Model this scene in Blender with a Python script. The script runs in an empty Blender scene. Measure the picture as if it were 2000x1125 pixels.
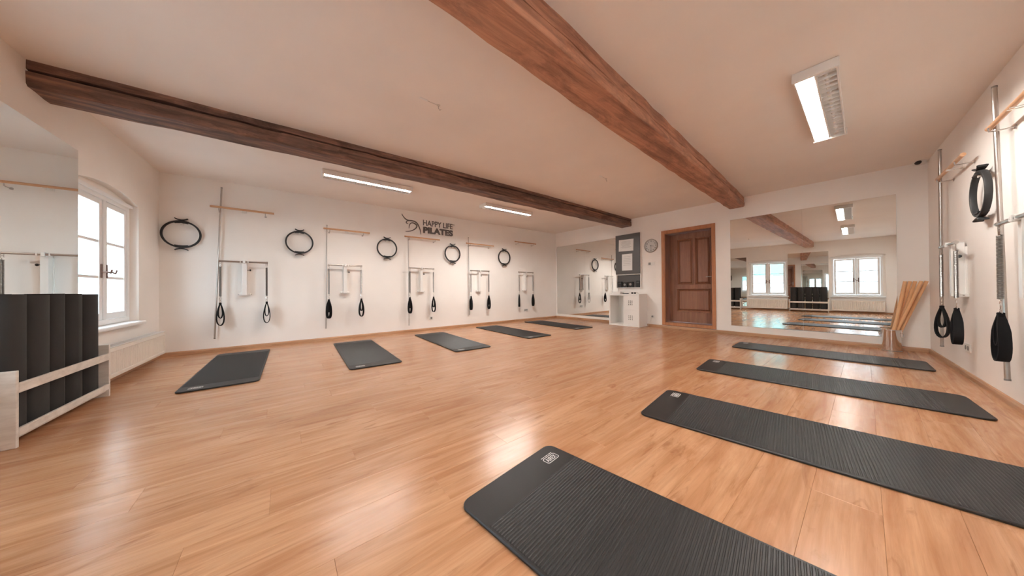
import bpy, bmesh, math, random
from mathutils import Vector, Matrix
from mathutils.geometry import tessellate_polygon
random.seed(7)
PI = math.pi
sc = bpy.context.scene
COL = sc.collection

# ---------------------------------------------------------------- camera
CAM = Vector((1.3588, -6.1186, 0.8975)); YAW, PIT, ROL, FPX = 0.8942, 0.005, -0.0085, 552.6126
fw = Vector((math.cos(YAW)*math.cos(PIT), math.sin(YAW)*math.cos(PIT), math.sin(PIT)))
rt = Vector((math.sin(YAW), -math.cos(YAW), 0)); up = rt.cross(fw)
r2 = rt*math.cos(ROL)+up*math.sin(ROL); u2 = -rt*math.sin(ROL)+up*math.cos(ROL)
cd = bpy.data.cameras.new('camera'); cam = bpy.data.objects.new('camera', cd); COL.objects.link(cam)
cd.sensor_width = 36; cd.lens = FPX/2000*36; cd.clip_start = 0.02; cd.clip_end = 200
cam.matrix_world = Matrix(((r2.x, u2.x, -fw.x, CAM.x), (r2.y, u2.y, -fw.y, CAM.y), (r2.z, u2.z, -fw.z, CAM.z), (0, 0, 0, 1)))
sc.camera = cam

# ---------------------------------------------------------------- light, sky, exposure
SKY = 8.0
TUBE = 142.0
sc.view_settings.view_transform = 'Standard'; sc.view_settings.look = 'None'
sc.view_settings.gamma = 1.0; sc.view_settings.use_curve_mapping = False
sc.view_settings.exposure = 1.08
wd = bpy.data.worlds.new('overcast_sky'); sc.world = wd; wd.use_nodes = True
bg = wd.node_tree.nodes['Background']; bg.inputs[0].default_value = (0.70, 0.86, 1.0, 1); bg.inputs[1].default_value = SKY
cy = sc.cycles
cy.max_bounces = 14; cy.diffuse_bounces = 8; cy.glossy_bounces = 8; cy.transmission_bounces = 8; cy.transparent_max_bounces = 16
cy.caustics_reflective = True; cy.sample_clamp_indirect = 12.0; cy.blur_glossy = 0.5
try:
    cy.use_denoising = True; cy.denoiser = 'OPENIMAGEDENOISE'
except Exception: pass

# ---------------------------------------------------------------- materials
def mat(name, col=(.8, .8, .8), rough=.5, metal=0., spec=.5, emit=None, es=0., coat=0.):
    m = bpy.data.materials.new(name); m.use_nodes = True
    b = m.node_tree.nodes['Principled BSDF']
    b.inputs['Base Color'].default_value = (*col, 1); b.inputs['Roughness'].default_value = rough
    b.inputs['Metallic'].default_value = metal; b.inputs['Specular IOR Level'].default_value = spec
    b.inputs['Coat Weight'].default_value = coat
    if emit: b.inputs['Emission Color'].default_value = (*emit, 1); b.inputs['Emission Strength'].default_value = es
    return m
def N(m, t, **kw):
    n = m.node_tree.nodes.new(t)
    for k, v in kw.items(): setattr(n, k, v)
    return n
def LK(m, a, b): m.node_tree.links.new(a, b)
def BS(m): return m.node_tree.nodes['Principled BSDF']
def noise(m, scale, detail=3, rough=.5, vec=None, mapping=None, dist=0.):
    n = N(m, 'ShaderNodeTexNoise'); n.inputs['Scale'].default_value = scale; n.inputs['Detail'].default_value = detail
    n.inputs['Roughness'].default_value = rough; n.inputs['Distortion'].default_value = dist
    if vec is None: vec = N(m, 'ShaderNodeTexCoord').outputs['Object']
    if mapping:
        mp = N(m, 'ShaderNodeMapping'); mp.inputs['Scale'].default_value = mapping; LK(m, vec, mp.inputs[0]); vec = mp.outputs[0]
    LK(m, vec, n.inputs['Vector']); return n
def ramp(m, src, stops):
    r = N(m, 'ShaderNodeValToRGB'); cr = r.color_ramp
    while len(cr.elements) < len(stops): cr.elements.new(.5)
    for e, (p, c) in zip(cr.elements, stops): e.position = p; e.color = (*c, 1)
    LK(m, src, r.inputs[0]); return r
def bump(m, h, s=.2, d=.002):
    b = N(m, 'ShaderNodeBump'); b.inputs['Strength'].default_value = s; b.inputs['Distance'].default_value = d
    LK(m, h, b.inputs['Height']); LK(m, b.outputs[0], BS(m).inputs['Normal'])
def plaster(name, col, var=.03):
    m = mat(name, col, .9, spec=.2)
    n = noise(m, 1.3, 4)
    LK(m, ramp(m, n.outputs[0], [(.3, tuple(c*(1-var) for c in col)), (.7, tuple(min(1, c*(1+var)) for c in col))]).outputs[0], BS(m).inputs['Base Color'])
    bump(m, noise(m, 60, 4).outputs[0], .12, .002); return m
M = {}
M['wall'] = plaster('white_wall_paint', (.87, .83, .79))
M['ceil'] = plaster('cream_ceiling_paint', (.85, .785, .735))
def wood(name, dark, mid, light, sx, sy, sz, rough=.45, stain=0.):
    m = mat(name, mid, rough)
    tc = N(m, 'ShaderNodeTexCoord'); oi = N(m, 'ShaderNodeObjectInfo')
    add = N(m, 'ShaderNodeVectorMath', operation='MULTIPLY_ADD')
    LK(m, oi.outputs['Random'], add.inputs[0]); add.inputs[1].default_value = (37, 19, 11); LK(m, tc.outputs['Object'], add.inputs[2])
    v = add.outputs[0]
    n1 = noise(m, 1, 5, .6, v, (sx, sy, sz), 1.2)
    c = ramp(m, n1.outputs[0], [(.28, dark), (.5, mid), (.72, light)]).outputs[0]
    n2 = noise(m, 1, 3, .7, v, (sx*2.5, sy*9, sz*9), .3)
    mx = N(m, 'ShaderNodeMix', data_type='RGBA', blend_type='MULTIPLY'); mx.inputs[0].default_value = .35
    LK(m, c, mx.inputs[6]); LK(m, ramp(m, n2.outputs[0], [(.3, (.62, .58, .55)), (.6, (1, 1, 1))]).outputs[0], mx.inputs[7]); out = mx.outputs[2]
    if stain:
        n3 = noise(m, 1, 6, .72, v, (sx*3.2, sy*.45, sz*.45), .8)
        m3 = N(m, 'ShaderNodeMix', data_type='RGBA', blend_type='MULTIPLY'); m3.inputs[0].default_value = stain
        LK(m, out, m3.inputs[6]); LK(m, ramp(m, n3.outputs[0], [(.40, (.35, .33, .34)), (.56, (1, 1, 1))]).outputs[0], m3.inputs[7]); out = m3.outputs[2]
    LK(m, out, BS(m).inputs['Base Color']); bump(m, n2.outputs[0], .25, .002)
    return m, out, oi, v
# laminate planks
m, out, oi, v = wood('beech_laminate', (.385, .17, .078), (.49, .25, .127), (.59, .335, .19), 1.1, 9, 1, .24)
kn = noise(m, 1, 5, .62, v, (2.4, 13, 1), 1.5)
mk = N(m, 'ShaderNodeMix', data_type='RGBA', blend_type='MIX')
LK(m, ramp(m, kn.outputs[0], [(.57, (0, 0, 0)), (.72, (.75, .75, .75))]).outputs[0], mk.inputs[0])
LK(m, out, mk.inputs[6]); mk.inputs[7].default_value = (.28, .12, .055, 1)
mv = N(m, 'ShaderNodeMix', data_type='RGBA', blend_type='MULTIPLY'); mv.inputs[0].default_value = 1
LK(m, mk.outputs[2], mv.inputs[6]); LK(m, ramp(m, oi.outputs['Random'], [(0, (.93, .92, .91)), (1, (1.0, 1.0, 1.0))]).outputs[0], mv.inputs[7])
LK(m, mv.outputs[2], BS(m).inputs['Base Color'])
for l in list(m.node_tree.links):
    if l.to_node.type == 'BUMP': l.to_node.inputs['Strength'].default_value = .05
M['plank'] = m
M['beam'] = wood('old_red_brown_timber', (.26, .115, .07), (.49, .235, .145), (.62, .33, .21), .7, 17, 17, .6, .55)[0]
M['beam_dark'] = wood('old_dark_timber', (.075, .045, .034), (.20, .104, .075), (.39, .20, .13), .8, 20, 20, .65, .75)[0]
M['trimwood'] = wood('light_brown_trim_wood', (.36, .18, .09), (.48, .26, .14), (.56, .33, .19), 1, 8, 8, .4)[0]
M['casing'] = wood('orange_oak_casing', (.36, .14, .055), (.46, .19, .08), (.52, .23, .10), 12, 12, .8, .4)[0]
M['door'] = wood('brown_oak_door', (.19, .08, .042), (.28, .12, .066), (.36, .165, .095), 14, 14, .7, .4)[0]
M['dowel'] = wood('beech_dowel', (.50, .26, .13), (.62, .35, .19), (.70, .43, .26), 2, 20, 20, .4)[0]
M['stick'] = wood('orange_beech_stick', (.70, .36, .16), (.84, .48, .24), (.90, .56, .31), 14, 14, 1.5, .4)[0]
M['white'] = mat('white_lacquer', (.80, .78, .75), .35)
M['whitewood'] = wood('whitewashed_wood', (.62, .56, .50), (.72, .66, .60), (.78, .73, .67), 6, 1.2, 6, .45)[0]
M['frame'] = mat('white_window_paint', (.84, .85, .85), .35)
M['radiator'] = mat('cream_radiator_enamel', (.80, .75, .68), .35)
M['steel'] = mat('brushed_steel', (.50, .46, .43), .28, 1.)
M['spring'] = mat('zinc_spring_steel', (.27, .26, .25), .32, 1.)
M['chrome'] = mat('polished_steel', (.80, .80, .80), .06, 1.)
M['bronze'] = mat('brown_handle_metal', (.16, .09, .07), .4, .6)
M['black'] = mat('black_rubber', (.018, .018, .019), .55)
M['webbing'] = mat('black_cotton_webbing', (.008, .008, .009), .85, spec=.2)
bump(M['webbing'], noise(M['webbing'], 400, 2).outputs[0], .4, .001)
mm = mat('charcoal_mat_foam', (.009, .0083, .008), .48, spec=.5)
bump(mm, noise(mm, 300, 2).outputs[0], .25, .0008); M['mat'] = mm
M['matroll'] = mat('dark_grey_foam_roll', (.034, .032, .031), .75, spec=.2)
bump(M['matroll'], noise(M['matroll'], 120, 3).outputs[0], .2, .001)
M['print'] = mat('white_print', (.72, .70, .68), .5)
M['logo'] = mat('grey_metal_letters', (.13, .115, .11), .4, .2)
M['mirror'] = mat('mirror_silver', (.84, .86, .85), .0, 1.)
M['mirroredge'] = mat('mirror_edge', (.35, .42, .40), .2, .3)
M['board'] = mat('dark_grey_laminate', (.085, .078, .075), .35)
M['paper'] = mat('white_paper', (.78, .77, .75), .8)
M['ink'] = mat('grey_ink', (.35, .34, .34), .8)
M['dial'] = mat('pale_clock_dial', (.62, .60, .57), .5)
M['plastic'] = mat('white_plastic', (.80, .78, .74), .35)
M['greyplastic'] = mat('grey_plastic', (.25, .24, .23), .4)
M['dark'] = mat('black_plastic', (.012, .012, .013), .3)
M['reflector'] = mat('white_lamp_reflector', (.86, .86, .85), .25)
M['tube'] = mat('lit_fluorescent_tube', (1, 1, 1), .4, emit=(1.0, .965, .91), es=TUBE)
for k_, f_ in (('a', .95), ('b', 2.1), ('c', .78)): M['tube_'+k_] = mat('lit_fluorescent_tube', (1, 1, 1), .4, emit=(1.0, .965, .91), es=TUBE*f_)
M['tubeoff'] = mat('unlit_tube', (.82, .82, .80), .2)
M['teal'] = mat('turquoise_render', (.10, .42, .38), .8)
M['facade'] = plaster('pale_house_render', (.62, .61, .59))
M['facpane'] = mat('house_window_glass', (.34, .37, .38), .3)
M['street'] = mat('grey_street', (.28, .28, .28), .85)
def glass():
    m = bpy.data.materials.new('clear_window_glass'); m.use_nodes = True; nt = m.node_tree; nt.nodes.clear()
    o = N(m, 'ShaderNodeOutputMaterial'); t = N(m, 'ShaderNodeBsdfTransparent'); g = N(m, 'ShaderNodeBsdfGlossy')
    t.inputs[0].default_value = (.97, .985, .98, 1); g.inputs['Roughness'].default_value = .02
    f = N(m, 'ShaderNodeLayerWeight'); f.inputs[0].default_value = .5; x = N(m, 'ShaderNodeMixShader')
    p = N(m, 'ShaderNodeMath', operation='POWER'); p.inputs[1].default_value = 5; LK(m, f.outputs['Facing'], p.inputs[0])
    q = N(m, 'ShaderNodeMath', operation='MULTIPLY_ADD'); q.inputs[1].default_value = .5; q.inputs[2].default_value = .03; LK(m, p.outputs[0], q.inputs[0])
    LK(m, q.outputs[0], x.inputs[0]); LK(m, t.outputs[0], x.inputs[1]); LK(m, g.outputs[0], x.inputs[2]); LK(m, x.outputs[0], o.inputs[0])
    return m
M['glass'] = glass()

# ---------------------------------------------------------------- mesh helpers
class MB:
    def __init__(s): s.bm = bmesh.new()
    def box(s, x0, x1, y0, y1, z0, z1, bev=0., mt=None):
        t = bmesh.new(); bmesh.ops.create_cube(t, size=1)
        for v in t.verts: v.co = Vector(((x0+x1)/2+v.co.x*(x1-x0), (y0+y1)/2+v.co.y*(y1-y0), (z0+z1)/2+v.co.z*(z1-z0)))
        if bev: bmesh.ops.bevel(t, geom=t.edges[:], offset=bev, segments=2, affect='EDGES', profile=.5)
        s.merge(t, mt); return s
    def merge(s, t, mt=None):
        if mt is not None: bmesh.ops.transform(t, matrix=mt, verts=t.verts)
        me = bpy.data.meshes.new('tmp'); t.to_mesh(me); t.free(); s.bm.from_mesh(me); bpy.data.meshes.remove(me)
    def tube(s, pts, r, seg=10, closed=False, caps=True, sq=None):
        pts = [Vector(p) for p in pts]; n = len(pts); rings = []
        R = r if hasattr(r, '__len__') else [r]*n
        prev = None
        for i, p in enumerate(pts):
            a = pts[(i-1) % n] if (i or closed) else p; b = pts[(i+1) % n] if (i < n-1 or closed) else p
            d = (b-a).normalized()
            if prev is None:
                u = d.orthogonal().normalized()
            else: u = (prev-d*prev.dot(d)).normalized()
            prev = u; w = d.cross(u)
            rings.append([s.bm.verts.new(p+(u*math.cos(2*PI*k/seg)+w*math.sin(2*PI*k/seg))*R[i]) for k in range(seg)])
        m = n if closed else n-1
        for i in range(m):
            A, B = rings[i], rings[(i+1) % n]
            for k in range(seg): s.bm.faces.new((A[k], A[(k+1) % seg], B[(k+1) % seg], B[k]))
        if caps and not closed:
            s.bm.faces.new(rings[0][::-1]); s.bm.faces.new(rings[-1])
        return s
    def cyl(s, a, b, r, seg=14): return s.tube([a, b], r, seg)
    def lathe(s, prof, seg=24, center=(0, 0, 0), mt=None):
        t = bmesh.new(); c = Vector(center); rings = []
        for r, z in prof:
            rings.append([t.verts.new((r*math.cos(2*PI*k/seg), r*math.sin(2*PI*k/seg), z)) for k in range(seg)])
        for A, B in zip(rings, rings[1:]):
            for k in range(seg): t.faces.new((A[k], A[(k+1) % seg], B[(k+1) % seg], B[k]))
        for Rg in (rings[0][::-1], rings[-1]):
            t.faces.new(Rg)
        bmesh.ops.remove_doubles(t, verts=t.verts, dist=1e-6)
        bmesh.ops.translate(t, verts=t.verts, vec=c)
        s.merge(t, mt); return s
    def prism(s, outline, holes, d0, d1, axis='y'):
        """outline, holes: lists of (x, z); extruded from depth d0 to d1 along y (or (x, y) along z)"""
        P = (lambda p, d: Vector((p[0], d, p[1]))) if axis == 'y' else (lambda p, d: Vector((p[0], p[1], d)))
        loops = [outline]+list(holes)
        tris = tessellate_polygon([[Vector((p[0], p[1], 0)) for p in l] for l in loops])
        flat = [p for l in loops for p in l]
        A = [s.bm.verts.new(P(p, d0)) for p in flat]; B = [s.bm.verts.new(P(p, d1)) for p in flat]
        for t in tris:
            s.bm.faces.new([A[i] for i in t]); s.bm.faces.new([B[i] for i in t][::-1])
        o = 0
        for l in loops:
            n = len(l)
            for i in range(n):
                j = (i+1) % n; s.bm.faces.new((A[o+i], A[o+j], B[o+j], B[o+i]))
            o += n
        return s
    def mesh(s, name, m, smooth=False):
        bmesh.ops.recalc_face_normals(s.bm, faces=s.bm.faces)
        me = bpy.data.meshes.new(name); s.bm.to_mesh(me); s.bm.free()
        if m is not None: me.materials.append(M[m] if isinstance(m, str) else m)
        if smooth:
            for p in me.polygons: p.use_smooth = True
            me.set_sharp_from_angle(angle=math.radians(35))
        return me
    def build(s, name, m, parent=None, smooth=False):
        return obj(name, s.mesh(name, m, smooth), parent)
def obj(name, me, parent=None, loc=None, rz=0):
    o = bpy.data.objects.new(name, me); COL.objects.link(o)
    if parent is not None: o.parent = parent
    if loc is not None: o.location = loc
    if rz: o.rotation_euler.z = rz
    return o
def tag(o, label=None, cat=None, group=None, kind=None):
    for k, v in (('label', label), ('category', cat), ('group', group), ('kind', kind)):
        if v: o[k] = v
    return o
def empty(name, loc=(0, 0, 0), rz=0, parent=None):
    o = bpy.data.objects.new(name, None); COL.objects.link(o); o.location = loc; o.rotation_euler.z = rz
    o.empty_display_size = .1
    if parent: o.parent = parent
    return o
def copy_tree(o, parent=None):
    c = o.copy(); COL.objects.link(c); c.parent = parent
    for ch in list(o.children): copy_tree(ch, c)
    return c
def rrect(w, h, r, seg=6, cx=0, cy=0):
    pts = []
    for (sx, sy, a0) in ((1, 1, 0), (-1, 1, 90), (-1, -1, 180), (1, -1, 270)):
        for k in range(seg+1):
            a = math.radians(a0+90*k/seg)
            pts.append((cx+sx*(w/2-r)+r*math.cos(a), cy+sy*(h/2-r)+r*math.sin(a)))
    return pts
def text_mesh(txt, size, extr, bold=0., space=1., align='LEFT'):
    c = bpy.data.curves.new('txt', 'FONT'); c.body = txt; c.size = size; c.extrude = extr; c.offset = bold; c.space_character = space
    c.align_x = align; c.resolution_u = 4
    o = bpy.data.objects.new('txt', c); COL.objects.link(o)
    dg = bpy.context.evaluated_depsgraph_get(); me = bpy.data.meshes.new_from_object(o.evaluated_get(dg))
    bpy.data.objects.remove(o); bpy.data.curves.remove(c)
    me.materials.clear(); return me
def add_mesh(mb, me, mt):
    t = bmesh.new(); t.from_mesh(me); bmesh.ops.transform(t, matrix=mt, verts=t.verts); 
    m2 = bpy.data.meshes.new('t'); t.to_mesh(m2); t.free(); mb.bm.from_mesh(m2); bpy.data.meshes.remove(m2)

# ---------------------------------------------------------------- room frame
L, RX, RY, SR, SW = 8.0642, .0513, 6.6676, -.0528, -.0239
hA, hB, hC = 2.5762, 2.6508, 2.5771
az = (hB-hA)/L; bz = (hC-hA-az*(L+RX))/(-RY)
def cz(x, y): return hA+az*x+bz*y
DF = Vector((RX, -RY, 0)).normalized(); DR = Vector((-1, SR, 0)).normalized(); DW = Vector((-SW, 1, 0)).normalized()
ANG = {'back': 0., 'right': math.atan2(DF.y, DF.x), 'front': math.atan2(DR.y, DR.x), 'left': math.atan2(DW.y, DW.x)}
def on(wall, s, z=0., off=0.):
    """point on a wall: s = x (back), -y (right and left), distance from the right corner (front); off = into the room"""
    if wall == 'back': p = Vector((s, 0, 0)); n = Vector((0, -1, 0))
    elif wall == 'right': p = Vector((L, 0, 0))+DF*s; n = Vector((DF.y, -DF.x, 0))
    elif wall == 'front': p = Vector((L+RX, -RY, 0))+DR*s; n = Vector((DR.y, -DR.x, 0))
    else: p = -DW*s; n = Vector((DW.y, -DW.x, 0))
    p = p+n*off; p.z = z; return p
def fx(x): return (L+RX-x)      # x on the front wall -> s
# ---- floor of planks
fl = MB().box(-.3, 8.4, -7.4, .1, -.12, -.012).build('floor', 'trimwood'); tag(fl, kind='structure')
PW, PL = .193, 1.29
def plank_mesh(l, w=PW):
    mb = MB(); g = .0002; c = .0007
    x0, x1, y0, y1 = g, l-g, g, w-g
    a = [(x0, y0), (x1, y0), (x1, y1), (x0, y1)]; b = [(x0+c, y0+c), (x1-c, y0+c), (x1-c, y1-c), (x0+c, y1-c)]
    A = [mb.bm.verts.new((p[0], p[1], -.012)) for p in a]; B = [mb.bm.verts.new((p[0], p[1], -c)) for p in a]; T = [mb.bm.verts.new((p[0], p[1], 0)) for p in b]
    for i in range(4):
        j = (i+1) % 4
        mb.bm.faces.new((A[i], A[j], B[j], B[i])); mb.bm.faces.new((B[i], B[j], T[j], T[i]))
    mb.bm.faces.new(T); mb.bm.faces.new(A[::-1])
    return mb.mesh('plank', 'plank')
full = plank_mesh(PL); cache = {}
y = .02; row = 0; XA, XB = -.2, 8.2
while y > -7.1:
    y -= PW; x = XA-[0, .46, .87, .23, .66, 1.05][row % 6]-random.random()*.08; row += 1
    while x < XB:
        x0, x1 = max(x, XA), min(x+PL, XB)
        if x1-x0 > .05:
            if x1-x0 > PL-.001: me = full
            else: me = plank_mesh(x1-x0)
            obj('plank', me, fl, (x0, y, 0))
        x += PL
# ---- ceiling
mb = MB(); cs = [(-.4, .3), (8.5, .3), (8.5, -7.4), (-.4, -7.4)]
A = [mb.bm.verts.new((x, y, cz(x, y))) for x, y in cs]; B = [mb.bm.verts.new((x, y, cz(x, y)+.2)) for x, y in cs]
mb.bm.faces.new(A); mb.bm.faces.new(B[::-1])
for i in range(4): mb.bm.faces.new((A[i], A[(i+1) % 4], B[(i+1) % 4], B[i]))
tag(mb.build('ceiling', 'ceil'), kind='structure')
# ---- walls
def wall(side, s0, s1, holes=(), th=.35):
    flip = -1 if side == 'left' else 1
    mb = MB().prism([(flip*s0, -.12), (flip*s1, -.12), (flip*s1, 2.72), (flip*s0, 2.72)], [[(flip*a, b) for a, b in h] for h in holes], 0, th)
    o = mb.build('wall_'+side, 'wall'); o.location = on(side, 0); o.rotation_euler.z = ANG[side]; tag(o, kind='structure'); return o
wall('back', -.4, 8.45)
DO = (3.295, 4.195, .125, 2.12)      # door opening
wall('right', 0, 6.72, [[(DO[0], DO[2]), (DO[1], DO[2]), (DO[1], DO[3]), (DO[0], DO[3])]])
wall('front', 0, 8.6)
WINS = [1.235, 3.85, 6.08]
def arch(c, hw=.6, zb=.535, zs=1.93, za=2.0, n=14, grow=0):
    hw += grow; pts = [(c-hw, zb-grow), (c+hw, zb-grow)]
    h = za-zs; R = (hw*hw+h*h)/(2*h); a0 = math.asin(hw/R)
    for k in range(n+1):
        a = a0-2*a0*k/n; pts.append((c+R*math.sin(a), za+grow-R+R*math.cos(a)))
    return pts
wall('left', 0, 7.35, [arch(c) for c in WINS])
def base(side, s0, s1, nm):
    flip = -1 if side == 'left' else 1
    a, b = sorted((flip*s0, flip*s1))
    o = MB().prism([(-.0001, 0), (-.016, 0), (-.016, .035), (-.010, .052), (-.0001, .055)], [], a, b, 'y')
    # prism extrudes (x,z) along y: rotate so y -> x
    bmesh.ops.rotate(o.bm, verts=o.bm.verts, cent=(0, 0, 0), matrix=Matrix.Rotation(-PI/2, 3, 'Z'))
    for v in o.bm.verts: v.co = Vector((v.co.x, -v.co.y, v.co.z))
    for v in o.bm.verts: v.co.y = -abs(v.co.y)
    o = o.build('baseboard_'+nm, 'trimwood'); o.location = on(side, 0); o.rotation_euler.z = ANG[side]; tag(o, kind='structure')
base('back', 0, 8.06, 'back'); base('right', 0, 6.66, 'right'); base('front', 0, 8.2, 'front'); base('left', 0, 7.1, 'left')

# ---------------------------------------------------------------- windows
def window(i, s):
    r = empty('window_%d' % i, on('left', s), ANG['left']); tag(r, kind='structure')
    hw, z0, z1 = .55, .57, 1.90; Y0, Y1 = .055, .12
    # plaster infill between arched recess and frame
    MB().prism(arch(0), [[(-hw, z0), (hw, z0), (hw, z1), (-hw, z1)]], .07, .2).build('surround', 'wall', r)
    f = MB(); t = .05
    f.box(-hw, hw, Y0, Y1, z0, z0+t, .004).box(-hw, hw, Y0, Y1, z1-t, z1, .004)
    f.box(-hw, -hw+t, Y0, Y1, z0+t, z1-t, .004).box(hw-t, hw, Y0, Y1, z0+t, z1-t, .004)
    f.box(-.022, .022, Y0-.004, Y1, z0+t, z1-t, .004)
    f.build('frame', 'frame', r)
    MB().box(-hw-.02, hw+.02, Y0-.025, Y0+.005, z1-.012, z1+.022, .006).build('head_moulding', 'frame', r)
    for sgn in (-1, 1):
        a, b = (.024, hw-t-.004) if sgn > 0 else (-hw+t+.004, -.024)
        sa = MB(); q = .052; y0, y1 = .062, .105; zz0, zz1 = z0+t+.004, z1-t-.004
        sa.box(a, a+q, y0, y1, zz0, zz1, .004).box(b-q, b, y0, y1, zz0, zz1, .004)
        sa.box(a+q, b-q, y0, y1, zz0, zz0+.065, .004).box(a+q, b-q, y0, y1, zz1-q, zz1, .004)
        sh = sa.build('sash', 'frame', r)
        pz0, pz1 = zz0+.065, zz1-q; H = (pz1-pz0)
        cuts = [pz0, pz0+H*.333, pz0+H*.66, pz1]
        for k in (1, 2): MB().box(a+q, b-q, y0+.006, y1-.006, cuts[k]-.014, cuts[k]+.014, .003).build('muntin', 'frame', sh)
        for k in range(3):
            MB().box(a+q, b-q, .082, .086, cuts[k]+(.011 if k else 0), cuts[k+1]-(.011 if k < 2 else 0)).build('pane', 'glass', sh)
        hx = b-.024 if sgn < 0 else a+.024
        if sgn > 0: hx = a+.026
        h = MB().box(hx-.011, hx+.011, .052, .063, 1.05, 1.19, .003)
        h.cyl((hx, .055, 1.11), (hx, .018, 1.11), .007, 8).tube([(hx, .02, 1.11), (hx+.035, .012, 1.10), (hx+.075, .016, 1.135)], .007, 8)
        h.build('sash_handle', 'bronze', sh, True)
    s_ = MB().prism([(-.055, .525), (-.063, .535), (-.063, .55), (-.055, .562), (.075, .565), (.075, .525)], [], -.60, .585, 'y')
    for v in s_.bm.verts: v.co = Vector((v.co.y, v.co.x, v.co.z))
    s_.build('window_sill', 'frame', r)
for i, s in enumerate(WINS): window(i+1, s)

# radiators
def radiator(s, label, s0, s1, z0, z1):
    r = empty('radiator', on('left', s), ANG['left']); tag(r, label, 'radiator', 'panel radiators under the windows')
    x0, x1 = s-s1, s-s0   # local x (right = smaller s)
    fp = MB(); n = int((x1-x0-.04)/.0333); xs = []; 
    step = (x1-x0-.04)/n
    # fluted front panel
    prof = []
    for k in range(n):
        a = x0+.02+k*step
        prof += [(a, -.115), (a+step*.25, -.115), (a+step*.4, -.104), (a+step*.85, -.104)]
    prof.append((x0+.02+n*step, -.115))
    za, zb = z0+.035, z1-.05
    V0 = [fp.bm.verts.new((p[0], p[1], za)) for p in prof]; V1 = [fp.bm.verts.new((p[0], p[1], zb)) for p in prof]
    for k in range(len(prof)-1): fp.bm.faces.new((V0[k], V0[k+1], V1[k+1], V1[k]))
    fp.box(x0+.005, x1-.005, -.118, -.098, z0, za+.002, .004).box(x0+.005, x1-.005, -.118, -.098, zb-.002, z1-.012, .004)
    fp.box(x0+.005, x0+.022, -.118, -.098, z0, z1-.012, .003).box(x1-.022, x1-.005, -.118, -.098, z0, z1-.012, .003)
    fp.build('front_panel', 'radiator', r)
    MB().box(x0+.01, x1-.01, -.05, -.035, z0, z1-.012, .003).build('rear_panel', 'radiator', r)
    MB().box(x0, x0+.006, -.12, -.03, z0+.005, z1, .002).build('side_cover', 'radiator', r); MB().box(x1-.006, x1, -.12, -.03, z0+.005, z1, .002).build('side_cover', 'radiator', r)
    g = MB().box(x0, x1, -.12, -.112, z1-.008, z1, .002).box(x0, x1, -.038, -.03, z1-.008, z1, .002)
    k = x0+.01
    while k < x1-.01:
        g.box(k, k+.006, -.112, -.038, z1-.008, z1-.002); k += .018
    g.build('top_grille', 'frame', r)
    for xx in (x0+.15, x1-.15): MB().box(xx-.015, xx+.015, -.035, 0, z0+.08, z1-.08).build('wall_bracket', 'radiator', r)
radiator(1.0, 'cream fluted panel radiator under the window next to the back corner', .27, 1.72, .085, .385)
radiator(3.85, 'cream panel radiator under the middle window between the two mat racks, seen in mirror', 3.27, 4.42, .07, .44)
radiator(6.08, 'cream panel radiator under the third window near the front wall, seen in mirror', 5.52, 6.66, .07, .44)

# ---------------------------------------------------------------- door
d = empty('door_1', on('right', 0), ANG['right']); tag(d, kind='structure')
c = MB(); x0, x1, z0, z1 = 3.222, 4.258, .062, 2.195
c.box(x0, DO[0], -.022, .0, z0, z1, .004).box(DO[1], x1, -.022, 0, z0, z1, .004).box(DO[0], DO[1], -.022, 0, DO[3], z1, .004).box(DO[0], DO[1], -.024, 0, z0, DO[2], .004)
c.build('casing', 'casing', d)
j = MB(); j.box(DO[0], DO[0]+.008, -.01, .3, DO[2], DO[3]).box(DO[1]-.008, DO[1], -.01, .3, DO[2], DO[3]).box(DO[0], DO[1], -.01, .3, DO[3]-.008, DO[3]).box(DO[0], DO[1], -.01, .3, DO[2], DO[2]+.008)
j.build('jamb_lining', 'door', d)
lf = MB(); a, b, zb, zt = DO[0]+.01, DO[1]-.01, .136, 2.11; Y = .22
P1, P2, P3 = (3.47, 3.775, .975, 1.985), (3.825, 4.11, .975, 1.985), (3.455, 4.11, .375, .875)
lf.prism([(a, zb), (b, zb), (b, zt), (a, zt)], [[(p[0], p[2]), (p[1], p[2]), (p[1], p[3]), (p[0], p[3])] for p in (P1, P2, P3)], Y, Y+.05)
leaf = lf.build('leaf', 'door', d)
for p in (P1, P2, P3):
    q = MB(); w = .028
    # sloping moulding then raised field
    o_ = [(p[0], p[2]), (p[1], p[2]), (p[1], p[3]), (p[0], p[3])]; i_ = [(p[0]+w, p[2]+w), (p[1]-w, p[2]+w), (p[1]-w, p[3]-w), (p[0]+w, p[3]-w)]
    k_ = [(p[0]+w*1.9, p[2]+w*1.9), (p[1]-w*1.9, p[2]+w*1.9), (p[1]-w*1.9, p[3]-w*1.9), (p[0]+w*1.9, p[3]-w*1.9)]
    VO = [q.bm.verts.new((u[0], Y-.010, u[1])) for u in o_]; VI = [q.bm.verts.new((u[0], Y+.035, u[1])) for u in i_]; VK = [q.bm.verts.new((u[0], Y+.012, u[1])) for u in k_]
    for k in range(4):
        l = (k+1) % 4; q.bm.faces.new((VO[k], VO[l], VI[l], VI[k])); q.bm.faces.new((VI[k], VI[l], VK[l], VK[k]))
    q.bm.faces.new(VK)
    q.build('panel', 'door', leaf)
    fr = MB(); e = .012
    fr.box(p[0]-e, p[0]+.004, Y-.014, Y+.002, p[2]-e, p[3]+e, .003).box(p[1]-.004, p[1]+e, Y-.014, Y+.002, p[2]-e, p[3]+e, .003)
    fr.box(p[0], p[1], Y-.014, Y+.002, p[2]-e, p[2]+.004, .003).box(p[0], p[1], Y-.014, Y+.002, p[3]-.004, p[3]+e, .003)
    fr.build('moulding', 'door', leaf)
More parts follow.
